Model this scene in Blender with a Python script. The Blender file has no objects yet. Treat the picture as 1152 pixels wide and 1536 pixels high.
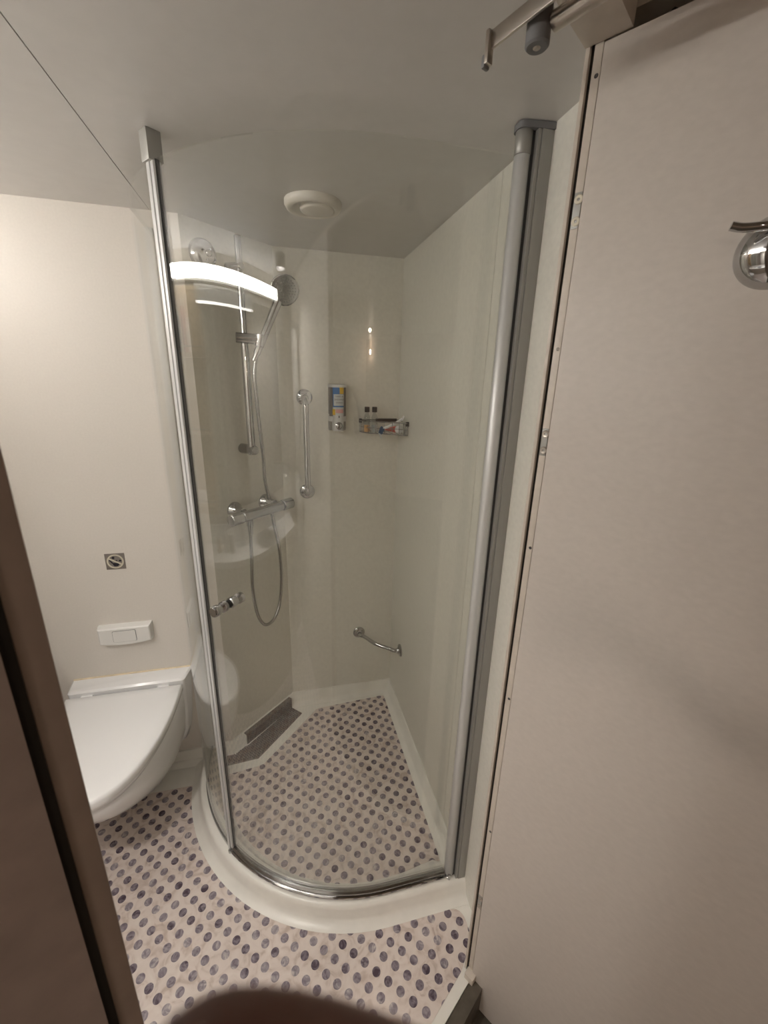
import bpy, bmesh, math, random
from mathutils import Vector, Matrix
random.seed(4)
S = bpy.context.scene
COL = S.collection
PI = math.pi
cos, sin = math.cos, math.sin

# ------------------------------------------------------------------ camera
CAM = Vector((0, 0, 1.619))
YAW, PIT, ROL, FPX = 0.251127, 0.306748, 0.026867, 632.3
cd = bpy.data.cameras.new('camera')
cam = bpy.data.objects.new('camera', cd); COL.objects.link(cam)
fw = Vector((sin(YAW)*cos(PIT), cos(YAW)*cos(PIT), -sin(PIT)))
r0 = Vector((cos(YAW), -sin(YAW), 0)); u0 = r0.cross(fw)
rr = cos(ROL)*r0 + sin(ROL)*u0; uu = -sin(ROL)*r0 + cos(ROL)*u0
cam.matrix_world = Matrix(((rr.x, uu.x, -fw.x, CAM.x), (rr.y, uu.y, -fw.y, CAM.y), (rr.z, uu.z, -fw.z, CAM.z), (0, 0, 0, 1)))
cd.sensor_fit = 'VERTICAL'; cd.sensor_height = 36.0; cd.sensor_width = 27.0
cd.lens = FPX/1536*36.0
cd.clip_start = 0.004; cd.clip_end = 50
cd.dof.use_dof = True; cd.dof.focus_distance = 1.5; cd.dof.aperture_fstop = 10.0
S.camera = cam

# ------------------------------------------------------------------ world and exposure
wd = bpy.data.worlds.new('world'); S.world = wd; wd.use_nodes = True
wd.node_tree.nodes['Background'].inputs[0].default_value = (0.9, 0.85, 0.8, 1)
wd.node_tree.nodes['Background'].inputs[1].default_value = 0.02
S.view_settings.view_transform = 'Standard'; S.view_settings.look = 'None'
S.view_settings.exposure = 0.0; S.view_settings.gamma = 1.0
S.view_settings.use_curve_mapping = False
LAMP_STRENGTH = 29.0
CABIN_LAMP = 350.0
FILL_LAMP = 680.0  # added fill above the bathroom floor

# ------------------------------------------------------------------ materials
def nmat(name):
    m = bpy.data.materials.new(name); m.use_nodes = True
    nt = m.node_tree
    return m, nt, nt.nodes['Principled BSDF']
def pmat(name, col, rough=0.5, metal=0.0, spec=0.5, coat=0.0, noise=0.0, nscale=60, bump=0.0, bscale=300, trans=0.0, stretch=None):
    m, nt, b = nmat(name)
    b.inputs['Base Color'].default_value = (*col, 1); b.inputs['Roughness'].default_value = rough
    b.inputs['Metallic'].default_value = metal; b.inputs['Specular IOR Level'].default_value = spec
    b.inputs['Coat Weight'].default_value = coat; b.inputs['Transmission Weight'].default_value = trans
    if noise or bump:
        g = nt.nodes.new('ShaderNodeNewGeometry'); mp = nt.nodes.new('ShaderNodeMapping')
        nt.links.new(g.outputs['Position'], mp.inputs[0])
        if stretch: mp.inputs['Scale'].default_value = stretch
        if noise:
            n = nt.nodes.new('ShaderNodeTexNoise'); n.inputs['Scale'].default_value = nscale; n.inputs['Detail'].default_value = 5
            nt.links.new(mp.outputs[0], n.inputs['Vector'])
            cr = nt.nodes.new('ShaderNodeValToRGB')
            cr.color_ramp.elements[0].position = 0.3; cr.color_ramp.elements[1].position = 0.7
            cr.color_ramp.elements[0].color = (*[c*(1-noise) for c in col], 1)
            cr.color_ramp.elements[1].color = (*[min(1, c*(1+noise)) for c in col], 1)
            nt.links.new(n.outputs[0], cr.inputs[0]); nt.links.new(cr.outputs[0], b.inputs['Base Color'])
        if bump:
            n2 = nt.nodes.new('ShaderNodeTexNoise'); n2.inputs['Scale'].default_value = bscale; n2.inputs['Detail'].default_value = 3
            nt.links.new(mp.outputs[0], n2.inputs['Vector'])
            bp = nt.nodes.new('ShaderNodeBump'); bp.inputs['Strength'].default_value = bump; bp.inputs['Distance'].default_value = 0.001
            nt.links.new(n2.outputs[0], bp.inputs['Height']); nt.links.new(bp.outputs[0], b.inputs['Normal'])
    return m
M = {}
M['wall'] = pmat('wall_laminate', (0.72, 0.68, 0.625), 0.42, spec=0.35, noise=0.022, nscale=160, bump=0.03, bscale=600)
M['shower_wall'] = pmat('shower_wall_laminate', (0.73, 0.71, 0.64), 0.36, spec=0.45, noise=0.04, nscale=90, bump=0.03, bscale=500)
M['door'] = pmat('door_laminate', (0.60, 0.55, 0.50), 0.45, spec=0.35, noise=0.03, nscale=70, bump=0.10, bscale=450, stretch=(1, 1, 1.8))
M['frame'] = pmat('frame_paint', (0.60, 0.54, 0.47), 0.42, noise=0.05, nscale=40)
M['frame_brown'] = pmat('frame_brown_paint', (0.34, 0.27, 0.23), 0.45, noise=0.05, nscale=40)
M['outside_wall'] = pmat('outside_wall', (0.37, 0.30, 0.27), 0.6, noise=0.08, nscale=40, bump=0.1)
M['cabin'] = pmat('cabin_wall', (0.45, 0.37, 0.31), 0.6, noise=0.05, nscale=20)
M['ceiling'] = pmat('ceiling_metal_panel', (0.66, 0.645, 0.625), 0.38, spec=0.6, noise=0.02, nscale=30, bump=0.02, bscale=700)
M['dark'] = pmat('dark_gap', (0.02, 0.016, 0.013), 0.8)
M['grp'] = pmat('cream_tray', (0.82, 0.80, 0.74), 0.32, spec=0.5, noise=0.05, nscale=14)
M['porcelain'] = pmat('white_porcelain', (0.90, 0.90, 0.90), 0.13, spec=0.5, coat=0.3)
M['plastic'] = pmat('white_plastic', (0.78, 0.77, 0.74), 0.3)
M['vent'] = pmat('vent_plastic', (0.72, 0.69, 0.62), 0.35)
M['chrome'] = pmat('chrome', (0.50, 0.50, 0.50), 0.06, metal=1, noise=0.02)
M['chrome_dull'] = pmat('worn_chrome', (0.40, 0.40, 0.395), 0.18, metal=1, noise=0.05, nscale=150)
M['alu'] = pmat('satin_aluminium', (0.66, 0.665, 0.66), 0.36, metal=0.25, noise=0.03, nscale=20, stretch=(40, 40, 1))
M['alu_grey'] = pmat('grey_anodised', (0.36, 0.355, 0.33), 0.42, metal=0.35, noise=0.03, nscale=20, stretch=(40, 40, 1))
M['steel'] = pmat('brushed_steel', (0.50, 0.46, 0.41), 0.28, metal=1, noise=0.05, nscale=60)
M['rubber'] = pmat('grey_rubber', (0.17, 0.17, 0.175), 0.5)
M['black'] = pmat('black_plastic', (0.012, 0.011, 0.011), 0.4)
M['seal'] = pmat('dark_seal', (0.05, 0.05, 0.05), 0.4)
M['caulk'] = pmat('yellowed_sealant', (0.80, 0.68, 0.50), 0.5, noise=0.15, nscale=30)
M['dark_threshold'] = pmat('dark_threshold', (0.10, 0.085, 0.065), 0.6, noise=0.2, nscale=40)
M['towel'] = pmat('white_towel', (0.78, 0.76, 0.73), 0.9, bump=0.6, bscale=600)
M['mirror'] = pmat('mirror_glass', (0.8, 0.8, 0.8), 0.02, metal=1)
M['shelf'] = pmat('tan_shelf', (0.50, 0.38, 0.24), 0.45)
M['red'] = pmat('red_plastic', (0.45, 0.05, 0.06), 0.35)
M['coral'] = pmat('coral_plastic', (0.62, 0.12, 0.09), 0.35)
M['orange'] = pmat('orange_gel', (0.78, 0.45, 0.20), 0.35)
M['blue'] = pmat('blue_plastic', (0.03, 0.09, 0.19), 0.4)
M['smoke'] = pmat('smoky_plastic', (0.20, 0.19, 0.18), 0.25)
M['lblue'] = pmat('label_blue', (0.06, 0.19, 0.45), 0.4)
M['lyellow'] = pmat('label_yellow', (0.75, 0.48, 0.04), 0.4)
M['lwhite'] = pmat('label_white', (0.62, 0.66, 0.66), 0.4)
M['lpink'] = pmat('label_pink', (0.72, 0.38, 0.36), 0.4)
M['lgrey'] = pmat('label_text_grey', (0.22, 0.22, 0.23), 0.5)
M['skin'] = pmat('skin', (0.15, 0.045, 0.024), 0.5, noise=0.08, nscale=200, bump=0.2, bscale=500)
M['nail'] = pmat('finger_nail', (0.42, 0.22, 0.16), 0.3)
M['signplate'] = pmat('sign_plate', (0.30, 0.27, 0.245), 0.35, metal=0.5)
M['cream'] = pmat('cream_print', (0.66, 0.62, 0.50), 0.5)
M['navy'] = pmat('dark_navy_print', (0.01, 0.01, 0.02), 0.5)

def glass_mat(name, tint, ior=1.45, gain=1.0):
    m = bpy.data.materials.new(name); m.use_nodes = True; nt = m.node_tree; nt.nodes.clear()
    o = nt.nodes.new('ShaderNodeOutputMaterial'); mx = nt.nodes.new('ShaderNodeMixShader')
    t = nt.nodes.new('ShaderNodeBsdfTransparent'); t.inputs[0].default_value = (*tint, 1)
    g = nt.nodes.new('ShaderNodeBsdfGlossy'); g.inputs['Roughness'].default_value = 0.004; g.inputs['Color'].default_value = (1, 1, 1, 1)
    f = nt.nodes.new('ShaderNodeFresnel'); geo = nt.nodes.new('ShaderNodeNewGeometry')
    mr = nt.nodes.new('ShaderNodeMapRange'); mr.inputs['To Min'].default_value = ior; mr.inputs['To Max'].default_value = 1/ior
    nt.links.new(geo.outputs['Backfacing'], mr.inputs['Value']); nt.links.new(mr.outputs[0], f.inputs['IOR'])
    nt.links.new(f.outputs[0], mx.inputs[0]); nt.links.new(t.outputs[0], mx.inputs[1]); nt.links.new(g.outputs[0], mx.inputs[2])
    nt.links.new(mx.outputs[0], o.inputs[0]); return m
M['glass'] = glass_mat('shower_glass', (0.965, 0.97, 0.96), 1.56)
M['clear'] = glass_mat('clear_bottle', (0.86, 0.87, 0.86), 1.4)

def emit(name, col, st):
    m = bpy.data.materials.new(name); m.use_nodes = True; nt = m.node_tree; nt.nodes.clear()
    o = nt.nodes.new('ShaderNodeOutputMaterial'); e = nt.nodes.new('ShaderNodeEmission')
    e.inputs[0].default_value = (*col, 1); e.inputs[1].default_value = st; nt.links.new(e.outputs[0], o.inputs[0]); return m
M['tube_light'] = emit('warm_white_diffuser', (1.0, 0.955, 0.905), LAMP_STRENGTH)
M['fill_light'] = emit('fill_light_lens', (1.0, 0.94, 0.88), FILL_LAMP)
M['added_strip_light'] = emit('added_strip_light', (1.0, 0.95, 0.9), 10.0)  # added emitter for a second reflected line
M['fill_panel'] = emit('fill_panel', (1.0, 0.86, 0.74), 58.0)  # added fill from the cabin side
M['cabin_light'] = emit('cabin_light', (1.0, 0.82, 0.64), CABIN_LAMP)

# vinyl: cream-pink ground with faint veins
m, nt, b = nmat('marbled_vinyl'); M['vinyl'] = m
g = nt.nodes.new('ShaderNodeNewGeometry')
n1 = nt.nodes.new('ShaderNodeTexNoise'); n1.inputs['Scale'].default_value = 22; n1.inputs['Detail'].default_value = 6; n1.inputs['Distortion'].default_value = 1.5
nt.links.new(g.outputs['Position'], n1.inputs['Vector'])
cr = nt.nodes.new('ShaderNodeValToRGB'); e = cr.color_ramp.elements
e[0].position = 0.30; e[0].color = (0.52, 0.42, 0.36, 1); e[1].position = 0.72; e[1].color = (0.76, 0.685, 0.63, 1)
k = e.new(0.48); k.color = (0.70, 0.61, 0.555, 1)
nt.links.new(n1.outputs[0], cr.inputs[0]); nt.links.new(cr.outputs[0], b.inputs['Base Color']); b.inputs['Roughness'].default_value = 0.42
# printed dots: purple-grey, each its own shade, streaked
m, nt, b = nmat('purple_grey_dot'); M['dot'] = m
g = nt.nodes.new('ShaderNodeNewGeometry'); oi = nt.nodes.new('ShaderNodeObjectInfo')
ad = nt.nodes.new('ShaderNodeMath'); ad.operation = 'ADD'
nt.links.new(g.outputs['Random Per Island'], ad.inputs[0]); nt.links.new(oi.outputs['Random'], ad.inputs[1])
fr = nt.nodes.new('ShaderNodeMath'); fr.operation = 'FRACT'; nt.links.new(ad.outputs[0], fr.inputs[0])
n1 = nt.nodes.new('ShaderNodeTexNoise'); n1.noise_dimensions = '4D'; n1.inputs['Scale'].default_value = 42; n1.inputs['Detail'].default_value = 3; n1.inputs['Distortion'].default_value = 2.2
nt.links.new(g.outputs['Position'], n1.inputs['Vector'])
mw = nt.nodes.new('ShaderNodeMath'); mw.operation = 'MULTIPLY'; mw.inputs[1].default_value = 50; nt.links.new(fr.outputs[0], mw.inputs[0]); nt.links.new(mw.outputs[0], n1.inputs['W'])
m1 = nt.nodes.new('ShaderNodeMath'); m1.operation = 'MULTIPLY_ADD'; m1.inputs[1].default_value = 1.9; m1.inputs[2].default_value = -0.80; nt.links.new(n1.outputs[0], m1.inputs[0])
m2 = nt.nodes.new('ShaderNodeMath'); m2.operation = 'MULTIPLY_ADD'; m2.inputs[1].default_value = 0.55; nt.links.new(fr.outputs[0], m2.inputs[0]); nt.links.new(m1.outputs[0], m2.inputs[2])
cr = nt.nodes.new('ShaderNodeValToRGB'); e = cr.color_ramp.elements
e[0].position = 0.0; e[0].color = (0.075, 0.05, 0.07, 1); e[1].position = 1.0; e[1].color = (0.58, 0.52, 0.50, 1)
k = e.new(0.35); k.color = (0.21, 0.175, 0.205, 1); k = e.new(0.7); k.color = (0.34, 0.30, 0.32, 1)
nt.links.new(m2.outputs[0], cr.inputs[0]); nt.links.new(cr.outputs[0], b.inputs['Base Color']); b.inputs['Roughness'].default_value = 0.42
# perforated drain cover
m, nt, b = nmat('drain_steel'); M['drain'] = m
g = nt.nodes.new('ShaderNodeNewGeometry'); n1 = nt.nodes.new('ShaderNodeTexNoise'); n1.inputs['Scale'].default_value = 30
nt.links.new(g.outputs['Position'], n1.inputs['Vector'])
cr = nt.nodes.new('ShaderNodeValToRGB'); e = cr.color_ramp.elements
e[0].position = 0.35; e[0].color = (0.17, 0.12, 0.09, 1); e[1].position = 0.6; e[1].color = (0.20, 0.19, 0.17, 1)
nt.links.new(n1.outputs[0], cr.inputs[0]); nt.links.new(cr.outputs[0], b.inputs['Base Color'])
b.inputs['Metallic'].default_value = 0.35; b.inputs['Roughness'].default_value = 0.45

# ------------------------------------------------------------------ helpers
def V(*a): return Vector(a)
def link_mesh(name, bm, mat, parent=None, sharp=35, smooth=True):
    me = bpy.data.meshes.new(name)
    bmesh.ops.recalc_face_normals(bm, faces=bm.faces)
    if smooth:
        for f in bm.faces: f.smooth = True
    bm.to_mesh(me); bm.free()
    for mm in (mat if isinstance(mat, (list, tuple)) else [mat]):
        me.materials.append(M[mm] if isinstance(mm, str) else mm)
    if smooth: me.set_sharp_from_angle(angle=math.radians(sharp))
    o = bpy.data.objects.new(name, me); COL.objects.link(o)
    if parent: o.parent = parent; o.matrix_parent_inverse = parent.matrix_world.inverted() if parent.type != 'EMPTY' else Matrix.Translation(parent.location).inverted()
    return o
def tag(o, label, cat, group=None):
    o['label'] = label; o['category'] = cat
    if group: o['group'] = group
    return o
def thing(name, label, cat, loc, group=None):
    o = bpy.data.objects.new(name, None); COL.objects.link(o); o.location = loc; o.empty_display_size = 0.05
    return tag(o, label, cat, group)
def struct(name, bm, mat, **k):
    o = link_mesh(name, bm, mat, **k); o['kind'] = 'structure'; return o
def NB(): return bmesh.new()
def frame_from(z):
    z = Vector(z).normalized(); a = V(0, 0, 1) if abs(z.z) < 0.95 else V(1, 0, 0)
    x = a.cross(z).normalized(); return x, z.cross(x), z
def basis(o, x, y, z):
    x, y, z = Vector(x).normalized(), Vector(y).normalized(), Vector(z).normalized()
    return Matrix(((x.x, y.x, z.x, o[0]), (x.y, y.y, z.y, o[1]), (x.z, y.z, z.z, o[2]), (0, 0, 0, 1)))
def box(bm, p0, p1, mx=None, bev=0.0, seg=2):
    t = bmesh.new(); bmesh.ops.create_cube(t, size=1)
    for v in t.verts:
        v.co = V(*[(p0[i] + p1[i])/2 + v.co[i]*(p1[i] - p0[i]) for i in range(3)])
    if bev: bmesh.ops.bevel(t, geom=t.edges[:], offset=bev, segments=seg, affect='EDGES', profile=0.6)
    if mx is not None: bmesh.ops.transform(t, matrix=mx, verts=t.verts)
    me = bpy.data.meshes.new('t'); t.to_mesh(me); t.free(); bm.from_mesh(me); bpy.data.meshes.remove(me)
def lathe(bm, prof, mx=None, n=32):
    """prof: list (r, z); revolve around z"""
    rings = []
    for r, z in prof:
        if r < 1e-6: rings.append([bm.verts.new(V(0, 0, z))])
        else: rings.append([bm.verts.new(V(r*cos(2*PI*i/n), r*sin(2*PI*i/n), z)) for i in range(n)])
    for a, b_ in zip(rings, rings[1:]):
        for i in range(n):
            j = (i+1) % n
            if len(a) == 1 and len(b_) == 1: continue
            if len(a) == 1: bm.faces.new((a[0], b_[i], b_[j]))
            elif len(b_) == 1: bm.faces.new((a[i], a[j], b_[0]))
            else: bm.faces.new((a[i], a[j], b_[j], b_[i]))
    if mx is not None: bmesh.ops.transform(bm, matrix=mx, verts=[v for r in rings for v in r])
def cyl(bm, a, b_, r, r2=None, n=24, cap=0.12):
    a, b_ = Vector(a), Vector(b_); r2 = r if r2 is None else r2
    x, y, z = frame_from(b_ - a); L = (b_-a).length; c = min(r*cap, L*0.3)
    lathe(bm, [(0, 0), (r-c, 0), (r, c), (r2, L-c), (r2-c, L), (0, L)], basis(a, x, y, z), n)
def smooth_path(pts, k=8):
    pts = [Vector(p) for p in pts]; out = []
    P = [2*pts[0]-pts[1]] + pts + [2*pts[-1]-pts[-2]]
    for i in range(1, len(P)-2):
        for j in range(k):
            t = j/k; a, b_, c, d = P[i-1], P[i], P[i+1], P[i+2]
            out.append(0.5*((2*b_) + (c-a)*t + (2*a-5*b_+4*c-d)*t*t + (3*b_-a-3*c+d)*t**3))
    out.append(pts[-1]); return out
def tube(bm, pts, r, n=12, closed=False):
    pts = [Vector(p) for p in pts]; N = len(pts); rf = r if callable(r) else (lambda t: r)
    rings = []; prev = None
    for i, p in enumerate(pts):
        if closed: tg = pts[(i+1) % N] - pts[i-1]
        else: tg = pts[min(i+1, N-1)] - pts[max(i-1, 0)]
        tg.normalize()
        if prev is None: x, y, _ = frame_from(tg)
        else:
            x = (prev - tg*prev.dot(tg)).normalized(); y = tg.cross(x)
        prev = x; q = rf(i/max(1, N-1))
        rings.append([bm.verts.new(p + x*q*cos(2*PI*k/n) + y*q*sin(2*PI*k/n)) for k in range(n)])
    for i in range(N if closed else N-1):
        a, b_ = rings[i], rings[(i+1) % N]
        for k in range(n): bm.faces.new((a[k], a[(k+1) % n], b_[(k+1) % n], b_[k]))
    if not closed:
        bm.faces.new(rings[0][::-1]); bm.faces.new(rings[-1])
def prism(bm, poly, z0, z1, mx=None):
    lo = [bm.verts.new(V(p[0], p[1], z0)) for p in poly]; hi = [bm.verts.new(V(p[0], p[1], z1)) for p in poly]
    n = len(poly); bm.faces.new(hi); bm.faces.new(lo[::-1])
    for i in range(n): bm.faces.new((lo[i], lo[(i+1) % n], hi[(i+1) % n], hi[i]))
    if mx is not None: bmesh.ops.transform(bm, matrix=mx, verts=lo+hi)
def sweep(bm, path, prof, closed_prof=True, side=1):
    """path: plan points (x, y); prof: (u, z), u to the left(+)/right(-) normal of travel"""
    P = [Vector(p[:2]) for p in path]; N = len(P); rings = []
    for i, p in enumerate(P):
        d0 = (P[i]-P[i-1]).normalized() if i > 0 else None
        d1 = (P[i+1]-P[i]).normalized() if i < N-1 else None
        if d0 is None: d0 = d1
        if d1 is None: d1 = d0
        n0 = Vector((-d0.y, d0.x)); n1 = Vector((-d1.y, d1.x)); m_ = (n0+n1); m_ = m_/max(0.2, m_.dot(n0))
        rings.append([bm.verts.new(V(p.x + m_.x*u*side, p.y + m_.y*u*side, z)) for u, z in prof])
    K = len(prof)
    for a, b_ in zip(rings, rings[1:]):
        for k_ in range(K if closed_prof else K-1):
            bm.faces.new((a[k_], a[(k_+1) % K], b_[(k_+1) % K], b_[k_]))
    if closed_prof:
        bm.faces.new(rings[0]); bm.faces.new(rings[-1][::-1])
def rounded(poly, rad, seg=6):
    """round the corners of a plan polygon"""
    out = []; n = len(poly)
    for i in range(n):
        a, b_, c = Vector(poly[i-1]), Vector(poly[i]), Vector(poly[(i+1) % n]); r = rad[i] if isinstance(rad, (list, tuple)) else rad
        if r <= 0: out.append(tuple(b_)); continue
        u, v = (a-b_).normalized(), (c-b_).normalized(); p, q = b_+u*r, b_+v*r
        for k_ in range(seg+1):
            t = k_/seg; out.append(tuple((1-t)**2*p + 2*t*(1-t)*b_ + t*t*q))
    return out
def text_mesh(name, body, size, mx, mat, parent, depth=0.0002, bold=0.0):
    c = bpy.data.curves.new(name, 'FONT'); c.body = body; c.size = size; c.extrude = depth; c.offset = bold
    c.align_x = 'CENTER'; c.align_y = 'CENTER'; c.space_line = 0.85
    o = bpy.data.objects.new('tmp', c); COL.objects.link(o)
    dg = bpy.context.evaluated_depsgraph_get(); me = bpy.data.meshes.new_from_object(o.evaluated_get(dg))
    bpy.data.objects.remove(o); bpy.data.curves.remove(c)
    me.transform(mx); me.materials.clear(); me.materials.append(M[mat]); me.name = name
    t = bpy.data.objects.new(name, me); COL.objects.link(t); t.parent = parent
    t.matrix_parent_inverse = Matrix.Translation(parent.location).inverted() if parent.type == 'EMPTY' else Matrix()
    return t

# ------------------------------------------------------------------ key dimensions
H = 2.08
CX, CY, RG = 0.268, 1.495, 0.612            # plan circle of the curved shower screen
A_, B_ = V(0.015, 1.85, 0), V(-0.260, 1.6, 0)
XR, YB, YT, XL = 0.53, 1.85, 1.6, -1.10      # right wall, shower rear wall, toilet wall, left wall
TD = (A_-B_).normalized(); ND = V(TD.y, -TD.x, 0)
def DWp(al, off, z): return B_ + TD*(al+.011) + ND*off + V(0, 0, z)
DD = V(0.8387, 0.5446, 0); DN = V(-0.5446, 0.8387, 0)   # along / through the diagonal doorway
def P(s, d, z): return DD*s + DN*d + V(0, 0, z)
MD = basis((0, 0, 0), DD, DN, (0, 0, 1))
D_IN, D_OUT = 0.323, 0.282
def on_in(x): # y on inner doorway plane
    return (D_IN + 0.5446*x)/0.8387

# ================================================================== STRUCTURE
room = [(XL, on_in(XL)), P(0.757, D_IN, 0)[:2], P(0.835, D_IN, 0)[:2], (XR, 0.80), (XR, YB), (A_.x, YB), (B_.x, YT), (XL, YT)]
# floor: cream moulded base
bm = NB(); prism(bm, [(XL-.05, on_in(XL)-.03), P(0.77, D_IN-.027, 0)[:2], (XR+.03, 0.70), (XR+.03, YB+.05), (XL-.05, YB+.05)], -0.06, -0.0012)
floor = struct('floor', bm, 'grp')
# ceiling
bm = NB(); prism(bm, [(XL-.05, on_in(XL)-.01), P(0.84, D_IN-.002, 0)[:2], (XR+.03, 0.75), (XR+.03, YB+.05), (XL-.05, YB+.05)], H+.004, H+.05)
ceil = struct('ceiling', bm, 'dark')
xs = -0.337; g_ = 0.0011
bm = NB(); prism(bm, [(xs+g_, on_in(xs)), P(0.84, D_IN, 0)[:2], (XR+.02, 0.76), (XR+.02, YB+.03), (xs+g_, YB+.03)], H, H+.006); link_mesh('ceiling_panel', bm, 'ceiling', ceil, smooth=False)
bm = NB(); prism(bm, [(XL-.03, on_in(XL)), (xs-g_, on_in(xs)), (xs-g_, YB+.03), (XL-.03, YB+.03)], H, H+.006); link_mesh('ceiling_panel', bm, 'ceiling', ceil, smooth=False)
# walls
bm = NB(); box(bm, (XL-.05, YT, -.02), (B_.x, YT+.04, H+.02)); struct('wall_back', bm, 'wall', smooth=False)
bm = NB(); prism(bm, [B_[:2], A_[:2], (A_.x-.05, A_.y+.02), (B_.x-.05, B_.y+.02)], -.02, H+.02); struct('wall_diagonal', bm, 'shower_wall', smooth=False)
bm = NB(); box(bm, (A_.x, YB, -.02), (XR+.05, YB+.04, H+.02)); struct('wall_rear', bm, 'shower_wall', smooth=False)
bm = NB(); box(bm, (XR+.006, 0.62, -.02), (XR+.05, YB+.03, H+.02)); wr = struct('wall_right', bm, 'dark', smooth=False)
ys = 1.055
bm = NB(); box(bm, (XR, 0.70, 0.0), (XR+.008, ys-.0008, H+.01)); link_mesh('wall_panel', bm, 'shower_wall', wr, smooth=False)
bm = NB(); box(bm, (XR, ys+.0008, 0.0), (XR+.008, YB, H+.01)); link_mesh('wall_panel', bm, 'shower_wall', wr, smooth=False)
bm = NB(); box(bm, (XL-.05, -1.0, -.02), (XL, YT, H+.02)); struct('wall_left', bm, 'wall', smooth=False)
# doorway wall, inner face on the bathroom side, darker panel on the cabin side
bm = NB(); box(bm, (-1.42, D_OUT+.003, -.02), (0.004, D_IN, H+.03), MD); wf = struct('wall_front', bm, 'wall', smooth=False)
bm = NB(); box(bm, (-3.4, D_OUT-.006, -.115), (0.0025, D_OUT+.002, 2.24), MD); link_mesh('wall_panel', bm, 'outside_wall', wf, smooth=False)
# left door post: moulding with dark gasket groove on its left
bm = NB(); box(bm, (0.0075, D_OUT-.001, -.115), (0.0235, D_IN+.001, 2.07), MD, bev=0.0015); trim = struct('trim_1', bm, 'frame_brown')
bm = NB(); box(bm, (0.0015, D_OUT-.002, -.115), (0.0085, D_OUT+.02, 2.12), MD); link_mesh('gasket', bm, 'dark', trim, smooth=False)
# right door post: inner lip, gasket groove, reveal
bm = NB(); box(bm, (0.7470, 0.3172, -.02), (0.80, 0.3232, 2.20), MD, bev=0.0008); t2 = struct('trim_2', bm, 'frame')
bm = NB(); box(bm, (0.7545, 0.3100, -.02), (0.80, 0.3174, 2.20), MD); link_mesh('gasket', bm, 'dark', t2, smooth=False)
bm = NB(); box(bm, (0.7480, 0.2990, -.115), (0.80, 0.3108, 2.20), MD, bev=0.0006); rb = link_mesh('reveal', bm, 'frame', t2)
for zz, dd_, mm_ in ((2.034, .3035, 'seal'), (1.673, .3035, 'steel'), (1.315, .3030, 'seal'), (0.960, .3030, 'seal'), (0.56, .3030, 'seal')):
    bm = NB(); m_ = basis(P(0.7480, dd_, zz), DN, V(0, 0, 1), -DD); lathe(bm, [(0, .0002), (.0012, .0004), (.0022, .0010), (.003, 0)], m_, 14)
    link_mesh('screw', bm, mm_, t2)
# header
bm = NB(); box(bm, (-0.2, 0.262, 2.07), (0.7465, D_IN+.001, 2.24), MD, bev=0.001); struct('trim_3', bm, 'frame')
# baseboard behind the toilet
bm = NB(); sweep(bm, [(XL, YT), (-0.352, YT)], [(0, 0), (0, .052), (-.010, .052), (-.014, .045), (-.018, .010), (-.03, .004), (-.05, 0.0)]); struct('baseboard_back', bm, 'grp')
# cabin side shell
bm = NB(); box(bm, (-3.4, -4.6, -.16), (0.90, 0.30, -.115), MD); struct('floor_cabin', bm, 'dark_threshold', smooth=False)
bm = NB(); box(bm, (-3.4, -4.6, 2.22), (0.90, 0.2605, 2.26), MD); struct('ceiling_cabin', bm, 'frame', smooth=False)
bm = NB(); box(bm, (0.82, -4.6, -.12), (0.87, 0.31, 2.24), MD); box(bm, (0.757, -1.2, 2.096), (0.83, 0.2985, 2.23), MD); struct('wall_cabin_right', bm, 'frame', smooth=False)
bm = NB(); box(bm, (-3.45, -4.6, -.12), (-3.4, 0.281, 2.24), MD); struct('wall_cabin_left', bm, 'cabin', smooth=False)
bm = NB(); box(bm, (-3.4, -4.65, -.12), (0.87, -4.6, 2.24), MD); struct('wall_cabin_back', bm, 'cabin', smooth=False)
# threshold: dark plate outside the cream edge, with a pinkish foot at the post
bm = NB(); box(bm, (0.02, 0.262, -.115), (0.7465, 0.297, -.006), MD, bev=0.002); th = struct('trim_4', bm, 'dark_threshold')
bm = NB(); box(bm, (0.728, 0.285, -.006), (0.752, 0.312, 0.018), MD, bev=0.003); link_mesh('post_foot', bm, 'frame', th)

# ================================================================== DOOR LEAF (opened out on the right)
LS = 0.7455
bm = NB(); box(bm, (LS, -0.42, -0.105), (LS+.04, 0.2975, 2.068), MD, bev=0.0015); door = struct('door_1', bm, 'door')
bm = NB(); box(bm, (LS+.004, 0.2970, -0.100), (LS+.036, 0.2985, 2.062), MD); link_mesh('edge_strip', bm, 'frame', door)
for zc, hh_ in ((1.871, .0240), (1.518, .0240), (0.30, .024)):
    bm = NB(); box(bm, (0.7472, 0.2990, zc-hh_), (0.7490, 0.3104, zc+hh_), MD, bev=0.0003); h = link_mesh('hinge', bm, 'alu_grey', t2)
    for dz in (-.0145, .0145):
        bm = NB(); m_ = basis(P(0.7471, .3034, zc+dz), DN, V(0, 0, 1), -DD)
        lathe(bm, [(0, -.0002), (.0020, -.0002), (.0023, .0007), (.0055, .0012), (.0066, .0004), (.0067, 0)], m_, 20)
        link_mesh('screw', bm, 'cream' if zc > 1.8 else 'steel', h)

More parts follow.
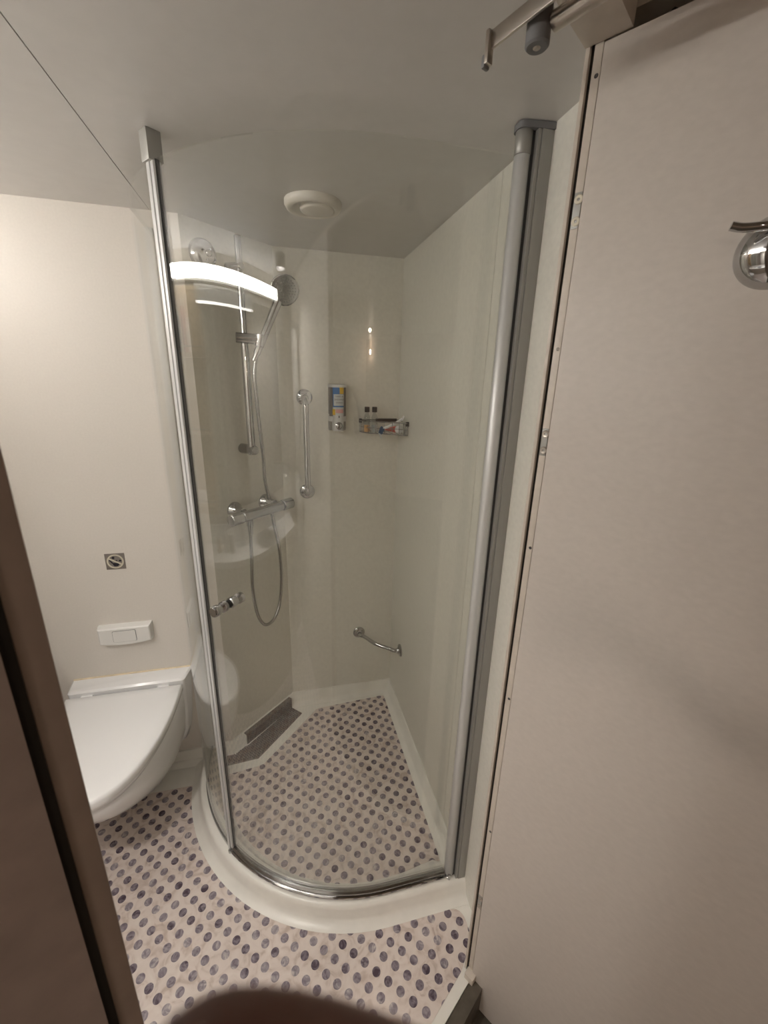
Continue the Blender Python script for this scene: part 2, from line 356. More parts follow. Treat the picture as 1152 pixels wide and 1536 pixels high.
# robe hook on the leaf
hc = P(LS, 0.052, 1.778); hn = -DD
t = thing('robe_hook', 'round domed chrome robe hook with a bar on the open beige door', 'hook', hc)
bm = NB(); lathe(bm, [(0, .026), (.012, .0255), (.024, .022), (.034, .015), (.041, .006), (.0425, 0), (0, 0)], basis(hc, DN, V(0, 0, 1), hn), 40); link_mesh('dome', bm, 'chrome', t, sharp=60)
bm = NB(); q = hc + V(0, 0, .022)
tube(bm, smooth_path([q+DN*0.047+hn*.040+V(0, 0, .003), q+DN*.035+hn*.036, q+DN*.015+hn*.030, q-DN*.015+hn*.030, q-DN*.035+hn*.036, q-DN*.047+hn*.036+V(0, 0, .004)]), 0.0052, 12)
link_mesh('cross_bar', bm, 'chrome', t)
bm = NB(); cyl(bm, q+hn*.008, q+hn*.031, 0.006); link_mesh('stem', bm, 'chrome', t)

# ================================================================== VINYL INLAYS AND DOTS
PX, PY, DR = 0.05617, 0.0275, 0.0118
def inside(p, poly):
    x, y = p; c = False; n = len(poly)
    for i in range(n):
        x1, y1 = poly[i]; x2, y2 = poly[i-1]
        if (y1 > y) != (y2 > y) and x < (x2-x1)*(y-y1)/(y2-y1)+x1: c = not c
    return c
def clip_disc(poly, c, r, n=20):
    out = [Vector(p) for p in poly]; c = Vector(c)
    for k_ in range(n):
        a = 2*PI*(k_+.5)/n; nn = Vector((cos(a), sin(a))); res = []
        for i in range(len(out)):
            p, q = out[i-1], out[i]; dp, dq = (p-c).dot(nn)-r, (q-c).dot(nn)-r
            if (dp > 0) != (dq > 0): res.append(p + (q-p)*(dp/(dp-dq)))
            if dq <= 0: res.append(q)
        out = res
        if len(out) < 3: return []
    ded = [out[i] for i in range(len(out)) if (out[i]-out[i-1]).length > 1e-5]
    return ded
Mi = cam.matrix_world.inverted()
def to_px(p):
    q = Mi @ Vector(p)
    if q.z > -0.01: return None
    return (576 + FPX*q.x/-q.z, 768 - FPX*q.y/-q.z)
disc_me = None
def make_dots(poly, origin, parent, vis_extra, limit=300):
    global disc_me
    cand = []
    for j in range(-60, 60):
        for i in range(-30, 30):
            c = (origin[0] + PX*i + (PX/2 if j % 2 else 0), origin[1] + PY*j)
            full = all(inside((c[0]+DR*cos(a), c[1]+DR*sin(a)), poly) for a in [k_*PI/6 for k_ in range(12)])
            any_ = full or inside(c, poly) or any(inside((c[0]+DR*.8*cos(a), c[1]+DR*.8*sin(a)), poly) for a in [k_*PI/6 for k_ in range(12)])
            if not any_: continue
            px = to_px((c[0], c[1], 0)); v = px is not None and -10 < px[0] < 1162 and -10 < px[1] < 1546 and vis_extra(px)
            cand.append((0 if v else 1, (Vector((c[0], c[1], 0))-CAM).length, c, full))
    cand.sort(key=lambda q_: (q_[0], q_[1]))
    if disc_me is None:
        b_ = NB(); prism(b_, [(DR*cos(2*PI*k_/20), DR*sin(2*PI*k_/20)) for k_ in range(20)], 0, .0005)
        for f in b_.faces[:]:
            if f.normal.z < -0.5: b_.faces.remove(f)
        disc_me = bpy.data.meshes.new('vinyl_dot'); b_.to_mesh(disc_me); b_.free(); disc_me.materials.append(M['dot'])
    rest = NB()
    for idx, (nv, _, c, full) in enumerate(cand):
        if idx < limit and not nv:
            if full: me = disc_me; loc = V(c[0], c[1], 0)
            else:
                pl = clip_disc(poly, c, DR)
                if len(pl) < 3: continue
                b_ = NB(); prism(b_, [p-Vector(c) for p in pl], 0, .0005); me = bpy.data.meshes.new('vinyl_dot'); bmesh.ops.recalc_face_normals(b_, faces=b_.faces); b_.to_mesh(me); b_.free(); me.materials.append(M['dot']); loc = V(c[0], c[1], 0)
            o = bpy.data.objects.new('vinyl_dot', me); COL.objects.link(o); o.parent = parent; o.location = loc
        else:
            pl = [Vector(c)+Vector((DR*cos(2*PI*k_/16), DR*sin(2*PI*k_/16))) for k_ in range(16)] if full else clip_disc(poly, c, DR)
            if len(pl) >= 3: prism(rest, pl, 0, .0005)
    if len(rest.verts):
        o = link_mesh('far_dots', rest, 'dot', smooth=False); o.parent = parent; o['kind'] = 'stuff'
    else: rest.free()

def arc(r, a0, a1, n=28): return [(CX + r*cos(math.radians(a0+(a1-a0)*i/n)), CY + r*sin(math.radians(a0+(a1-a0)*i/n))) for i in range(n+1)]
RV = RG + 0.065
# outer inlay outline
vo = [(-1.02, 1.457)] + rounded([(-1.02, 1.457), (-0.366, 1.457), (-0.366, 1.30)], [0, .035, 0])[1:-1]
a_start = 180 + math.degrees(math.acos(min(1, (CX+0.366)/RV)))
vo += [p for p in arc(RV, a_start, 270) if p[1] < 1.40]
vo += rounded([(CX, CY-RV), (0.503, CY-RV), (0.500, 0.735)], [0, .045, 0])[1:-1]
pe0, pe1 = P(0.735, D_IN+.001, 0), P(0.0, D_IN+.001, 0)
vo += [(0.500, 0.735), (pe0.x, pe0.y), (pe1.x, pe1.y)]
xe = -1.02; vo += [(xe, (D_IN+.001+0.5446*xe)/0.8387)]
bm = NB(); prism(bm, vo, -.001, 0.0); vf = link_mesh('vinyl_inlay', bm, 'vinyl', floor, smooth=False)
make_dots(vo, (0.0035, 0.7533), vf, lambda px: px[0] > 90 and (px[0] > 150 or px[1] > 1100))

# ================================================================== SHOWER TRAY
screen_path = [(CX-RG, YT)] + arc(RG, 180, 270) + [(XR, CY-RG)]
tray_bm = NB()
kprof = [(-.072, -.001), (-.058, .003), (-.048, .014), (-.036, .044), (-.026, .054), (.018, .0565), (.026, .052), (.031, .042), (.036, .018), (.044, .006), (.066, .0006), (.066, -.001)]
sweep(tray_bm, screen_path, kprof, side=-1)
tray = link_mesh('shower_tray', tray_bm, 'grp', sharp=50)
tag(tray, 'cream quarter-round shower tray with curved kerb under the glass screen', 'shower tray')
wallpath = [(XR, 0.90), (XR, YB), (A_.x, YB), (B_.x, YT), (CX-RG, YT)]
bm = NB(); sweep(bm, wallpath, [(0, -.001), (0, .060), (.006, .060), (.011, .054), (.017, .014), (.024, .004), (.045, .0004), (.045, -.001)]); link_mesh('wall_cove', bm, 'grp', tray, sharp=50)
RI = RG - 0.060
vi = rounded([(CX-RI, CY), (CX-RI+.003, 1.476), (-0.129, 1.495), (0.127, 1.774), (0.495, 1.797), (0.497, CY-RI)], [0, .03, .02, .02, .035, .045])
vi = [p for p in vi if not (abs(p[0]-(CX-RI)) < 1e-6 and abs(p[1]-CY) < 1e-6)]
vi = vi + [p for p in arc(RI, 270, 182)]
bm = NB(); prism(bm, vi, -.001, 0.0); vt = link_mesh('vinyl_inlay', bm, 'vinyl', tray, smooth=False)
make_dots(vi, (0.2043, 1.155), vt, lambda px: True)

# drain cover (L-shaped, perforated)
dl = thing('drain_cover', 'dark perforated drain cover bent up the wall beside the shower floor', 'drain cover', DWp(.18, .06, 0))
gp = [DWp(-.10, .082, 0), DWp(.075, .108, 0), DWp(.325, .088, 0), DWp(.325, .016, 0), DWp(.05, .016, 0), DWp(-.05, .05, 0)]
gp = [(-0.285, 1.522), (-0.150, 1.533), (0.052, 1.757), (0.0035, 1.806), (-0.196, 1.614), (-0.285, 1.575)]
bm = NB(); prism(bm, gp, -.001, .0035); link_mesh('floor_plate', bm, 'drain', dl, smooth=False)
mxd = basis(B_ + ND*.0245, TD, V(0, 0, 1), ND)
bm = NB(); box(bm, (.055, .002, 0), (.335, .056, .0025), mxd); link_mesh('upright_plate', bm, 'drain', dl, smooth=False)
bm = NB(); box(bm, (.055, .0560, -.0245), (.335, .0585, .0025), mxd); link_mesh('lip', bm, 'drain', dl, smooth=False)
hb = NB(); cnt = 0
for i in range(60):
    for j in range(26):
        p_ = V(0, 0, 0) + B_ + TD*(i*.0095 - .09) + ND*(j*.0095 + .022 + (.00475 if i % 2 else 0))
        if inside((p_.x, p_.y), gp) and all(inside((p_.x+dx, p_.y+dy), gp) for dx, dy in ((.005, 0), (-.005, 0), (0, .005), (0, -.005))):
            lathe(hb, [(0, .0042), (.0027, .0042), (.0027, .003)], Matrix.Translation(p_), 8)
for i in range(28):
    for j in range(4):
        lathe(hb, [(0, .0032), (.0027, .0032), (.0027, .002)], mxd @ Matrix.Translation(V(.062+i*.0098, .012+j*.0105+(.004 if i % 2 else 0), 0)), 8)
o = link_mesh('holes', hb, 'black', dl, smooth=False); o['kind'] = 'stuff'

# ================================================================== GLASS SCREEN
ZG0, ZG1 = 0.068, 2.03
ang_post = math.degrees(math.atan2(1.121-CY, -0.2165-CX)) % 360
pp = V(CX+RG*cos(math.radians(ang_post)), CY+RG*sin(math.radians(ang_post)), 0)
pr_ = (pp-V(CX, CY, 0)).normalized(); pt_ = V(-pr_.y, pr_.x, 0)      # pt_ runs towards the door side
gprof = [(-.003, ZG0), (-.003, ZG1), (.003, ZG1), (.003, ZG0)]
scr = thing('shower_screen', 'curved fixed glass panel with aluminium post beside the toilet', 'shower screen', (CX-RG, 1.50, 0.057))
bm = NB(); sweep(bm, [(CX-RG, YT-.012)] + arc(RG, 180, ang_post-1.0, 20), gprof); link_mesh('glass', bm, 'glass', scr)
bm = NB(); sweep(bm, [(CX-RG, YT-.012)] + arc(RG, 180, ang_post-1.0, 20), [(-.006, .056), (-.006, .069), (.006, .069), (.006, .056)]); link_mesh('bottom_rail', bm, 'chrome_dull', scr)
bm = NB(); box(bm, (CX-RG-.012, YT-.022, .057), (CX-RG+.012, YT, ZG1), bev=.002); link_mesh('wall_profile', bm, 'alu', scr)
mp_ = basis((pp.x, pp.y, 0), pt_, pr_, (0, 0, 1))
bm = NB(); box(bm, (-.014, -.009, .057), (-.001, .011, ZG1), mp_, bev=.0015); link_mesh('post', bm, 'alu', scr)
bm = NB(); box(bm, (-.019, -.014, ZG1-.004), (.012, .016, H), mp_, bev=.0015); link_mesh('ceiling_bracket', bm, 'alu_grey', scr)
bm = NB(); cyl(bm, pp+pr_*.012+V(0, 0, .057), pp+pr_*.012+V(0, 0, .068), .006); link_mesh('foot', bm, 'chrome', scr)

dr = thing('shower_door', 'curved clear glass shower door with chrome bottom rail and round knob', 'shower door', (0.12, 0.903, 0.057))
dpath = arc(RG, ang_post+.9, 270, 30) + [(0.462, CY-RG)]
bm = NB(); sweep(bm, dpath, gprof); link_mesh('glass', bm, 'glass', dr)
bm = NB(); box(bm, (.0002, -.008, .080), (.0118, .009, ZG1), mp_, bev=.0012); link_mesh('edge_profile', bm, 'alu', dr)
bm = NB(); box(bm, (.0118, -.0045, .080), (.0126, .0045, ZG1), mp_); link_mesh('seal', bm, 'seal', dr)
bm = NB(); sweep(bm, dpath, [(-.010, .0575), (-.010, .079), (-.005, .083), (.005, .083), (.010, .079), (.010, .0575)]); link_mesh('bottom_rail', bm, 'chrome_dull', dr)
bm = NB(); tube(bm, [(CX+(p[0]-CX)*1.016, CY+(p[1]-CY)*1.016, .0655) for p in dpath[:-1]] + [(0.462, CY-RG-.010, .0655)], .0055, 10); link_mesh('rail_bead', bm, 'chrome', dr)
# knob through the glass
kp = V(-0.1465, 1.0455, 1.045); kr = (V(kp.x, kp.y, 0)-V(CX, CY, 0)).normalized(); kp = V(CX+RG*kr.x, CY+RG*kr.y, 1.045)
kx = basis(kp, V(-kr.y, kr.x, 0), (0, 0, 1), kr)
kn = None
for sgn in (1, -1):
    bm = NB()
    prof = [(0, .006), (.0125, .006), (.0145, .008), (.0145, .020), (.0115, .024), (.0115, .029), (.0145, .033), (.0145, .046), (.0125, .049), (0, .049)]
    lathe(bm, [(r, z*sgn) for r, z in prof], kx, 28); link_mesh('knob', bm, 'chrome', dr, sharp=40)
bm = NB(); lathe(bm, [(0, -.006), (.011, -.006), (.011, .006), (0, .006)], kx, 24); link_mesh('knob_gasket', bm, 'black', dr)

# hinge column and wall channel on the right
hp = thing('hinge_column', 'tall satin aluminium door column and channel against the right shower wall', 'door column', (0.50, CY-RG, 0.057))
tcx, tcy = 0.480, 0.8835
bm = NB(); cyl(bm, (tcx, tcy, .068), (tcx, tcy, ZG1), .0150, n=36, cap=.04); link_mesh('round_post', bm, 'alu', hp, sharp=60)
bm = NB(); cyl(bm, (tcx, tcy, ZG1), (tcx, tcy, H-.012), .0158, n=36, cap=.04); link_mesh('post_sleeve', bm, 'alu_grey', hp, sharp=60)
bm = NB(); box(bm, (tcx-.003, tcy-.010, .062), (tcx+.021, tcy+.012, H-.012)); link_mesh('seal', bm, 'seal', hp, smooth=False)
bm = NB(); box(bm, (.4975, tcy-.021, .057), (.5045, tcy+.014, H-.012), bev=.001); link_mesh('channel_edge', bm, 'alu_grey', hp)
bm = NB(); box(bm, (.505, tcy-.023, .057), (XR, tcy+.014, H-.012), bev=.0012); link_mesh('wall_channel', bm, 'alu_grey', hp)
bm = NB(); prism(bm, rounded([(tcx-.017, tcy-.017), (XR, tcy-.026), (XR, tcy+.016), (tcx-.017, tcy+.017)], [.012, 0, 0, .012]), H-.012, H-.001); link_mesh('top_cap', bm, 'rubber', hp)
bm = NB(); cyl(bm, (tcx-.004, tcy-.006, .057), (tcx-.004, tcy-.006, .066), .012); cyl(bm, (tcx-.004, tcy-.016, .057), (tcx-.004, tcy-.016, .078), .0045); link_mesh('pivot', bm, 'chrome', hp)

# ================================================================== TOILET
TX = -0.608
toi = thing('toilet', 'white wall-hung toilet with closed D-shaped lid below the flush plate', 'toilet', (TX, YT, 0.10))
def dshape(hw, yf, yb, n=26, pw=2.35):
    pts = []
    L = yb-yf
    for i in range(n+1):
        a = PI*i/n     # from right to left through the front
        c, s_ = cos(a), sin(a)
        pts.append((TX + hw*math.copysign(abs(c)**(2/pw), c), yb - L*abs(s_)**(2/pw)))
    return pts
def loft(bm, secs, capt=True, capb=True):
    rings = [[bm.verts.new(V(x, y, z)) for x, y in pts] for pts, z in secs]
    for a, b_ in zip(rings, rings[1:]):
        n = len(a)
        for i in range(n): bm.faces.new((a[i], a[(i+1) % n], b_[(i+1) % n], b_[i]))
    if capb: bm.faces.new(rings[0][::-1])
    if capt: bm.faces.new(rings[-1])
LID = (0.200, 1.040, 1.512)
bm = NB()
loft(bm, [(dshape(.196, 1.046, 1.512), .430), (dshape(.200, 1.040, 1.512), .434), (dshape(.2005, 1.039, 1.512), .452), (dshape(.198, 1.043, 1.511), .459), (dshape(.193, 1.049, 1.508), .4615), (dshape(.15, 1.10, 1.48), .4620)])
link_mesh('lid', bm, 'porcelain', toi, sharp=50)
bm = NB(); loft(bm, [(dshape(.190, 1.055, 1.515), .412), (dshape(.193, 1.050, 1.515), .416), (dshape(.193, 1.050, 1.515), .4295)]); link_mesh('seat', bm, 'porcelain', toi, sharp=50)
bm = NB()
def back(hw, yf): return dshape(hw, yf, YT-.001, pw=2.7)
loft(bm, [(back(.10, 1.43), .105), (back(.135, 1.385), .115), (back(.160, 1.32), .15), (back(.176, 1.235), .20), (back(.186, 1.150), .27), (back(.192, 1.090), .33), (back(.194, 1.066), .37), (back(.193, 1.058), .400), (back(.190, 1.060), .4115)])
link_mesh('bowl', bm, 'porcelain', toi, sharp=60)
bm = NB()
def fk(w, y_): return rounded([(TX-w, YT-.001), (TX-w+.008, y_), (TX+w, y_), (TX+w+.010, YT-.001)], [0, .012, .012, 0])
loft(bm, [(fk(.13, 1.585), .105), (fk(.165, 1.57), .135), (fk(.185, 1.555), .20), (fk(.196, 1.54), .30), (fk(.203, 1.526), .40), (rounded([(TX-.205, YT-.001), (TX-.195, 1.520), (TX+.205, 1.520), (TX+.222, YT-.001)], [0, .012, .012, 0]), .470), (rounded([(TX-.200, YT-.001), (TX-.188, 1.527), (TX+.198, 1.527), (TX+.217, YT-.001)], [0, .012, .012, 0]), .4765)])
link_mesh('rear_shelf', bm, 'porcelain', toi, sharp=40)
bm = NB(); tube(bm, [(TX-.200, YT-.003, .477), (TX, YT-.003, .478), (TX+.215, YT-.003, .477)], .0035, 8); link_mesh('sealant', bm, 'caulk', toi)
for sx in (-.13, .13):
    bm = NB(); cyl(bm, (TX+sx-.02, 1.517, .452), (TX+sx+.02, 1.517, .452), .008); link_mesh('lid_hinge', bm, 'porcelain', toi)

# flush plate
fpx = (-.688, -.506)
fl = thing('flush_plate', 'white rectangular flush plate with a central button above the toilet', 'flush plate', ((fpx[0]+fpx[1])/2, YT, .665))
bm = NB()
w0, w1 = fpx; c0 = (w0+w1)/2
def fsec(ins, y): # section in xz with slightly bowed bottom
    pts = [(w0+ins, .704-ins), (w1-ins, .704-ins)]
    for i in range(9):
        x = w1-ins - (w1-w0-2*ins)*i/8; pts.append((x, .634+ins - .010*(1-((x-c0)/((w1-w0)/2))**2)))
    return [V(x, y, z) for x, z in pts]
rings = [[bm.verts.new(v) for v in fsec(i_, y_)] for i_, y_ in ((0, YT), (0, YT-.012), (.003, YT-.030), (.007, YT-.033))]
for a, b2 in zip(rings, rings[1:]):
    n = len(a)
    for i in range(n): bm.faces.new((a[i], a[(i+1) % n], b2[(i+1) % n], b2[i]))
bm.faces.new(rings[-1]); bm.faces.new(rings[0][::-1])
link_mesh('housing', bm, 'plastic', fl, sharp=30)
mxf = basis((c0, YT-.033, .666), V(1, 0, 0), V(0, 0, 1), V(0, -1, 0))
bm = NB(); prism(bm, rounded([(-.040, -.024), (.040, -.024), (.040, .024), (-.040, .024)], .006), 0, .0004, mxf); link_mesh('button_gap', bm, 'rubber', fl, smooth=False)
bm = NB(); prism(bm, rounded([(-.0385, -.0225), (.0385, -.0225), (.0385, .0225), (-.0385, .0225)], .005), 0, .0022, mxf); link_mesh('button', bm, 'plastic', fl)

# prohibition sign
sc = V(-.5945, YT, .959)
sg = thing('prohibition_sign', 'small square steel sign with a crossed-out dark pictogram on the toilet wall', 'sign', sc)
mxs = basis(sc, V(1, 0, 0), V(0, 0, 1), V(0, -1, 0))
bm = NB(); prism(bm, [(-.032, -.031), (.032, -.031), (.032, .031), (-.032, .031)], 0, .0015, mxs); link_mesh('plate', bm, 'signplate', sg, smooth=False)
bm = NB(); lathe(bm, [(.0225, .0015), (.0225, .0021), (.0275, .0021), (.0275, .0015)], mxs, 40); link_mesh('ring', bm, 'cream', sg, smooth=False)
bm = NB(); box(bm, (-.024, -.0022, .0017), (.024, .0022, .0025), mxs @ Matrix.Rotation(math.radians(-32), 4, 'Z')); link_mesh('slash', bm, 'cream', sg, smooth=False)
bm = NB()
prism(bm, [(-.009, -.005), (.012, -.007), (.014, -.010), (.006, -.019), (-.005, -.019), (-.009, -.012)], .0015, .0020, mxs)
prism(bm, [(-.020, .006), (-.017, .007), (-.008, -.004), (-.010, -.009), (-.014, -.004)], .0015, .0020, mxs)
prism(bm, [(-.005+.0045*cos(2*PI*i/12), .0145+.005*sin(2*PI*i/12)) for i in range(12)], .0015, .0020, mxs)
prism(bm, [(.001, .004), (.006, .006), (.008, .003), (.004, .001)], .0015, .0020, mxs)
prism(bm, [(.011, .002), (.014, .006), (.020, .005), (.020, -.001), (.015, -.001)], .0015, .0020, mxs)
link_mesh('pictogram', bm, 'navy', sg, smooth=False)

# ================================================================== CEILING VENT
vc = V(.128, 1.385, H)
vt_ = thing('ceiling_vent', 'round cream extractor vent on the shower ceiling', 'vent', vc)
mv = basis(vc, V(1, 0, 0), V(0, -1, 0), V(0, 0, -1))
bm = NB(); lathe(bm, [(.079, 0), (.0785, .010), (.074, .018), (.066, .0205), (.058, .018), (.050, .004), (.046, -.002), (.0, -.002)], mv, 48); link_mesh('rim', bm, 'vent', vt_, sharp=60)
bm = NB(); lathe(bm, [(0, .004), (.030, .006), (.046, .010), (.048, .016), (.045, .022), (.040, .0235), (0, .0235)], mv @ Matrix.Translation(V(0.010, 0.004, 0)), 40); link_mesh('disc', bm, 'vent', vt_, sharp=50)

# ================================================================== SHOWER FITTINGS
# fixed outlet rose
oc = DWp(.060, 0, 1.985)
ro = thing('wall_rose', 'round chrome wall rose at the top of the shower corner', 'shower fitting', oc)
mo = basis(oc, TD, V(0, 0, 1), ND)
bm = NB(); lathe(bm, [(0, .030), (.026, .030), (.034, .027), (.043, .016), (.047, .004), (.047, 0), (0, 0)], mo, 40); link_mesh('body', bm, 'chrome_dull', ro, sharp=50)
bm = NB(); lathe(bm, [(0, .036), (.007, .036), (.010, .033), (.011, .029)], mo @ Matrix.Translation(V(.004, .002, 0)), 20); link_mesh('nozzle', bm, 'chrome', ro)
for a in (0.9, 2.8, 4.6):
    bm = NB(); lathe(bm, [(0, .032), (.003, .032), (.0035, .0298)], mo @ Matrix.Translation(V(.018*cos(a), .018*sin(a), 0)), 10); link_mesh('jet', bm, 'black', ro)

# riser rail with hand shower
RA, RO_ = .158, .058
rl = thing('riser_rail', 'vertical chrome shower riser rail with slider on the corner wall', 'shower rail', DWp(RA, 0, 1.34))
bm = NB(); tube(bm, [DWp(RA, RO_, z) for z in (1.33, 1.5, 1.70, 1.74, 1.78, 1.9, 2.055)], lambda t: .0140 if t < .45 else .0112, 20); link_mesh('rail', bm, 'chrome', rl)
for zz in (1.965, 1.348):
    bm = NB(); cyl(bm, DWp(RA, 0, zz), DWp(RA, RO_+.022 if zz < 1.5 else RO_+.012, zz), .019, .0165 if zz < 1.5 else .012); link_mesh('wall_bracket', bm, 'chrome_dull', rl)
bm = NB(); cyl(bm, DWp(RA-.030, RO_-.008, 1.742), DWp(RA+.040, RO_+.045, 1.738), .0175); sl = link_mesh('slider', bm, 'chrome_dull', rl)
bm = NB(); cyl(bm, DWp(RA+.030, RO_+.040, 1.715), DWp(RA+.036, RO_+.046, 1.755), .0165, .0185); link_mesh('holder', bm, 'chrome_dull', sl)
hs = thing('hand_shower', 'chrome hand shower resting in the riser slider', 'hand shower', DWp(.19, .10, 1.74))
hb0 = DWp(RA+.022, RO_+.034, 1.690); hb1 = DWp(.248, .140, 1.868)
bm = NB(); tube(bm, smooth_path([hb0, hb0.lerp(hb1, .35), hb0.lerp(hb1, .7), hb1]), lambda t: .0125+.003*t, 16); link_mesh('handle', bm, 'chrome', hs)
hcn = DWp(.264, .155, 1.905); hdir = V(0.22, -0.90, -0.38).normalized()
hx = basis(hcn, *frame_from(hdir))
bm = NB(); lathe(bm, [(0, -.022), (.020, -.020), (.040, -.010), (.050, .002), (.051, .010), (.048, .012)], hx, 40); link_mesh('head_shell', bm, 'chrome', hs, sharp=60)
bm = NB(); lathe(bm, [(0, .0125), (.036, .0125), (.048, .011)], hx, 40); fp = link_mesh('face_plate', bm, 'chrome_dull', hs, sharp=60)
nb = NB()
for ring_, cnt_ in ((.010, 6), (.019, 12), (.028, 18), (.037, 24)):
    for i in range(cnt_): lathe(nb, [(0, .0145), (.0013, .0145), (.0016, .0124)], hx @ Matrix.Translation(V(ring_*cos(2*PI*i/cnt_), ring_*sin(2*PI*i/cnt_), 0)), 6)
o = link_mesh('nozzles', nb, 'rubber', hs, smooth=False); o['kind'] = 'stuff'

# mixer bar
ZM = 1.098
mxr = thing('shower_mixer', 'horizontal chrome thermostatic mixer bar on the corner wall', 'shower mixer', DWp(.18, 0, ZM))
bm = NB(); cyl(bm, DWp(.085, .066, ZM), DWp(.285, .066, ZM), .0205, n=32); link_mesh('body', bm, 'chrome_dull', mxr)
for a0, a1 in ((.030, .082), (.288, .342)):
    bm = NB(); cyl(bm, DWp(a0, .066, ZM), DWp(a1, .066, ZM), .0235, n=32); link_mesh('control_knob', bm, 'chrome', mxr)
for al in (.100, .255):
    bm = NB(); lathe(bm, [(0, 0), (.034, 0), (.034, .004), (.030, .010), (.019, .026), (.017, .055), (0, .055)], basis(DWp(al, 0, ZM+.012), TD, V(0, 0, 1), ND), 32); link_mesh('escutcheon', bm, 'chrome', mxr)
bm = NB(); cyl(bm, DWp(.118, .066, ZM-.045), DWp(.118, .066, ZM-.018), .0125); link_mesh('outlet', bm, 'chrome', mxr)
# hose
hpnts = [DWp(.118, .066, ZM-.045), DWp(.114, .070, 1.02), DWp(.104, .078, .93), DWp(.090, .088, .80), DWp(.100, .090, .69), DWp(.125, .086, .625), DWp(.160, .080, .594), DWp(.205, .074, .602), DWp(.245, .067, .655),
         DWp(.268, .060, .76), DWp(.274, .050, .90), DWp(.268, .030, 1.02), DWp(.250, .027, 1.14), DWp(.222, .045, 1.22), DWp(.196, .075, 1.31), DWp(.178, .086, 1.44), DWp(.170, .088, 1.54), DWp(.168, .088, 1.62), hb0]
hos = thing('shower_hose', 'flexible ribbed metal shower hose looping below the mixer', 'hose', DWp(.17, .07, .60))
bm = NB(); sp = smooth_path(hpnts, 24)
tube(bm, sp, lambda t: .0066 + .0005*sin(t*900), 10); link_mesh('hose', bm, 'chrome_dull', hos, sharp=80)
bm = NB(); cyl(bm, hpnts[0]+V(0, 0, .004), hpnts[0]-V(0, 0, .034), .0105, .009); link_mesh('hose_nut', bm, 'chrome', hos)
bm = NB(); cyl(bm, hb0+(hb1-hb0)*.02, hb0-(hb1-hb0)*.14, .010, .008); link_mesh('hose_nut', bm, 'chrome', hos)

# grab bars
def flange(bm, c, nrm, r=.033):
    lathe(bm, [(0, 0), (r, 0), (r, .004), (r*.86, .009), (r*.5, .012), (.012, .018), (0, .018)], basis(c, *frame_from(nrm)), 32)
gb = thing('grab_bar', 'tall vertical chrome grab bar left of the soap dispenser', 'grab bar', (.118, YB, 1.126))
bm = NB(); xg = .118
tube(bm, smooth_path([(xg, YB-.008, 1.535), (xg, YB-.035, 1.532), (xg, YB-.052, 1.510), (xg, YB-.055, 1.48), (xg, YB-.055, 1.33), (xg, YB-.055, 1.19), (xg, YB-.052, 1.155), (xg, YB-.035, 1.134), (xg, YB-.008, 1.130)]), .0125, 18); link_mesh('bar', bm, 'chrome', gb)
for zz in (1.535, 1.130):
    bm = NB(); flange(bm, V(xg, YB, zz), V(0, -1, 0)); link_mesh('flange', bm, 'chrome', gb)
gb2 = thing('grab_bar', 'short low chrome foot rail across the right corner of the shower', 'grab bar', (.44, YB, .368))
a0, a1 = V(.358, YB, .372), V(XR, 1.672, .362)
bm = NB(); tube(bm, smooth_path([a0-V(0, .006, 0), a0+V(.003, -.030, 0), a0+V(.020, -.047, 0), a0.lerp(a1, .5)+V(-.022, -.022, 0), a1+V(-.047, .020, 0), a1+V(-.030, .003, 0), a1-V(.006, 0, 0)]), .0095, 16); link_mesh('bar', bm, 'chrome', gb2)
for c_, n_ in ((a0, V(0, -1, 0)), (a1, V(-1, 0, 0))):
    bm = NB(); flange(bm, c_, n_, .030); link_mesh('flange', bm, 'chrome', gb2)

# soap dispenser
ds = thing('soap_dispenser', 'wall soap dispenser with blue and yellow label and silver push button', 'soap dispenser', (.253, YB, 1.40))
sx = .253
md = basis((sx, YB, 0), V(1, 0, 0), V(0, 0, 1), V(0, -1, 0))
bm = NB(); prism(bm, rounded([(-.037, 1.400), (.037, 1.400), (.037, 1.592), (-.037, 1.592)], .006), 0, .012, md); link_mesh('back_plate', bm, 'alu_grey', ds)
def halfcyl(bm, r, y0, z0, z1, dep, cut=1.0):
    pts = [(-r, 0)] + [(-r*cos(PI*i/18), dep + (r*cut)*sin(PI*i/18)) for i in range(19)] + [(r, 0)]
    prism(bm, [(x_, -y_) for x_, y_ in pts], z0, z1, Matrix.Translation(V(sx, YB-.010, 0)))
bm = NB(); halfcyl(bm, .036, 0, 1.462, 1.580, .012, .9); link_mesh('reservoir', bm, 'smoke', ds)
bm = NB(); halfcyl(bm, .039, 0, 1.579, 1.590, .013, .92); link_mesh('top_cap', bm, 'alu', ds)
bm = NB(); halfcyl(bm, .037, 0, 1.440, 1.470, .010, .5); link_mesh('side_clip', bm, 'alu', ds)
bm = NB(); halfcyl(bm, .0225, 0, 1.402, 1.468, .034, .9); link_mesh('pump_cover', bm, 'alu', ds)
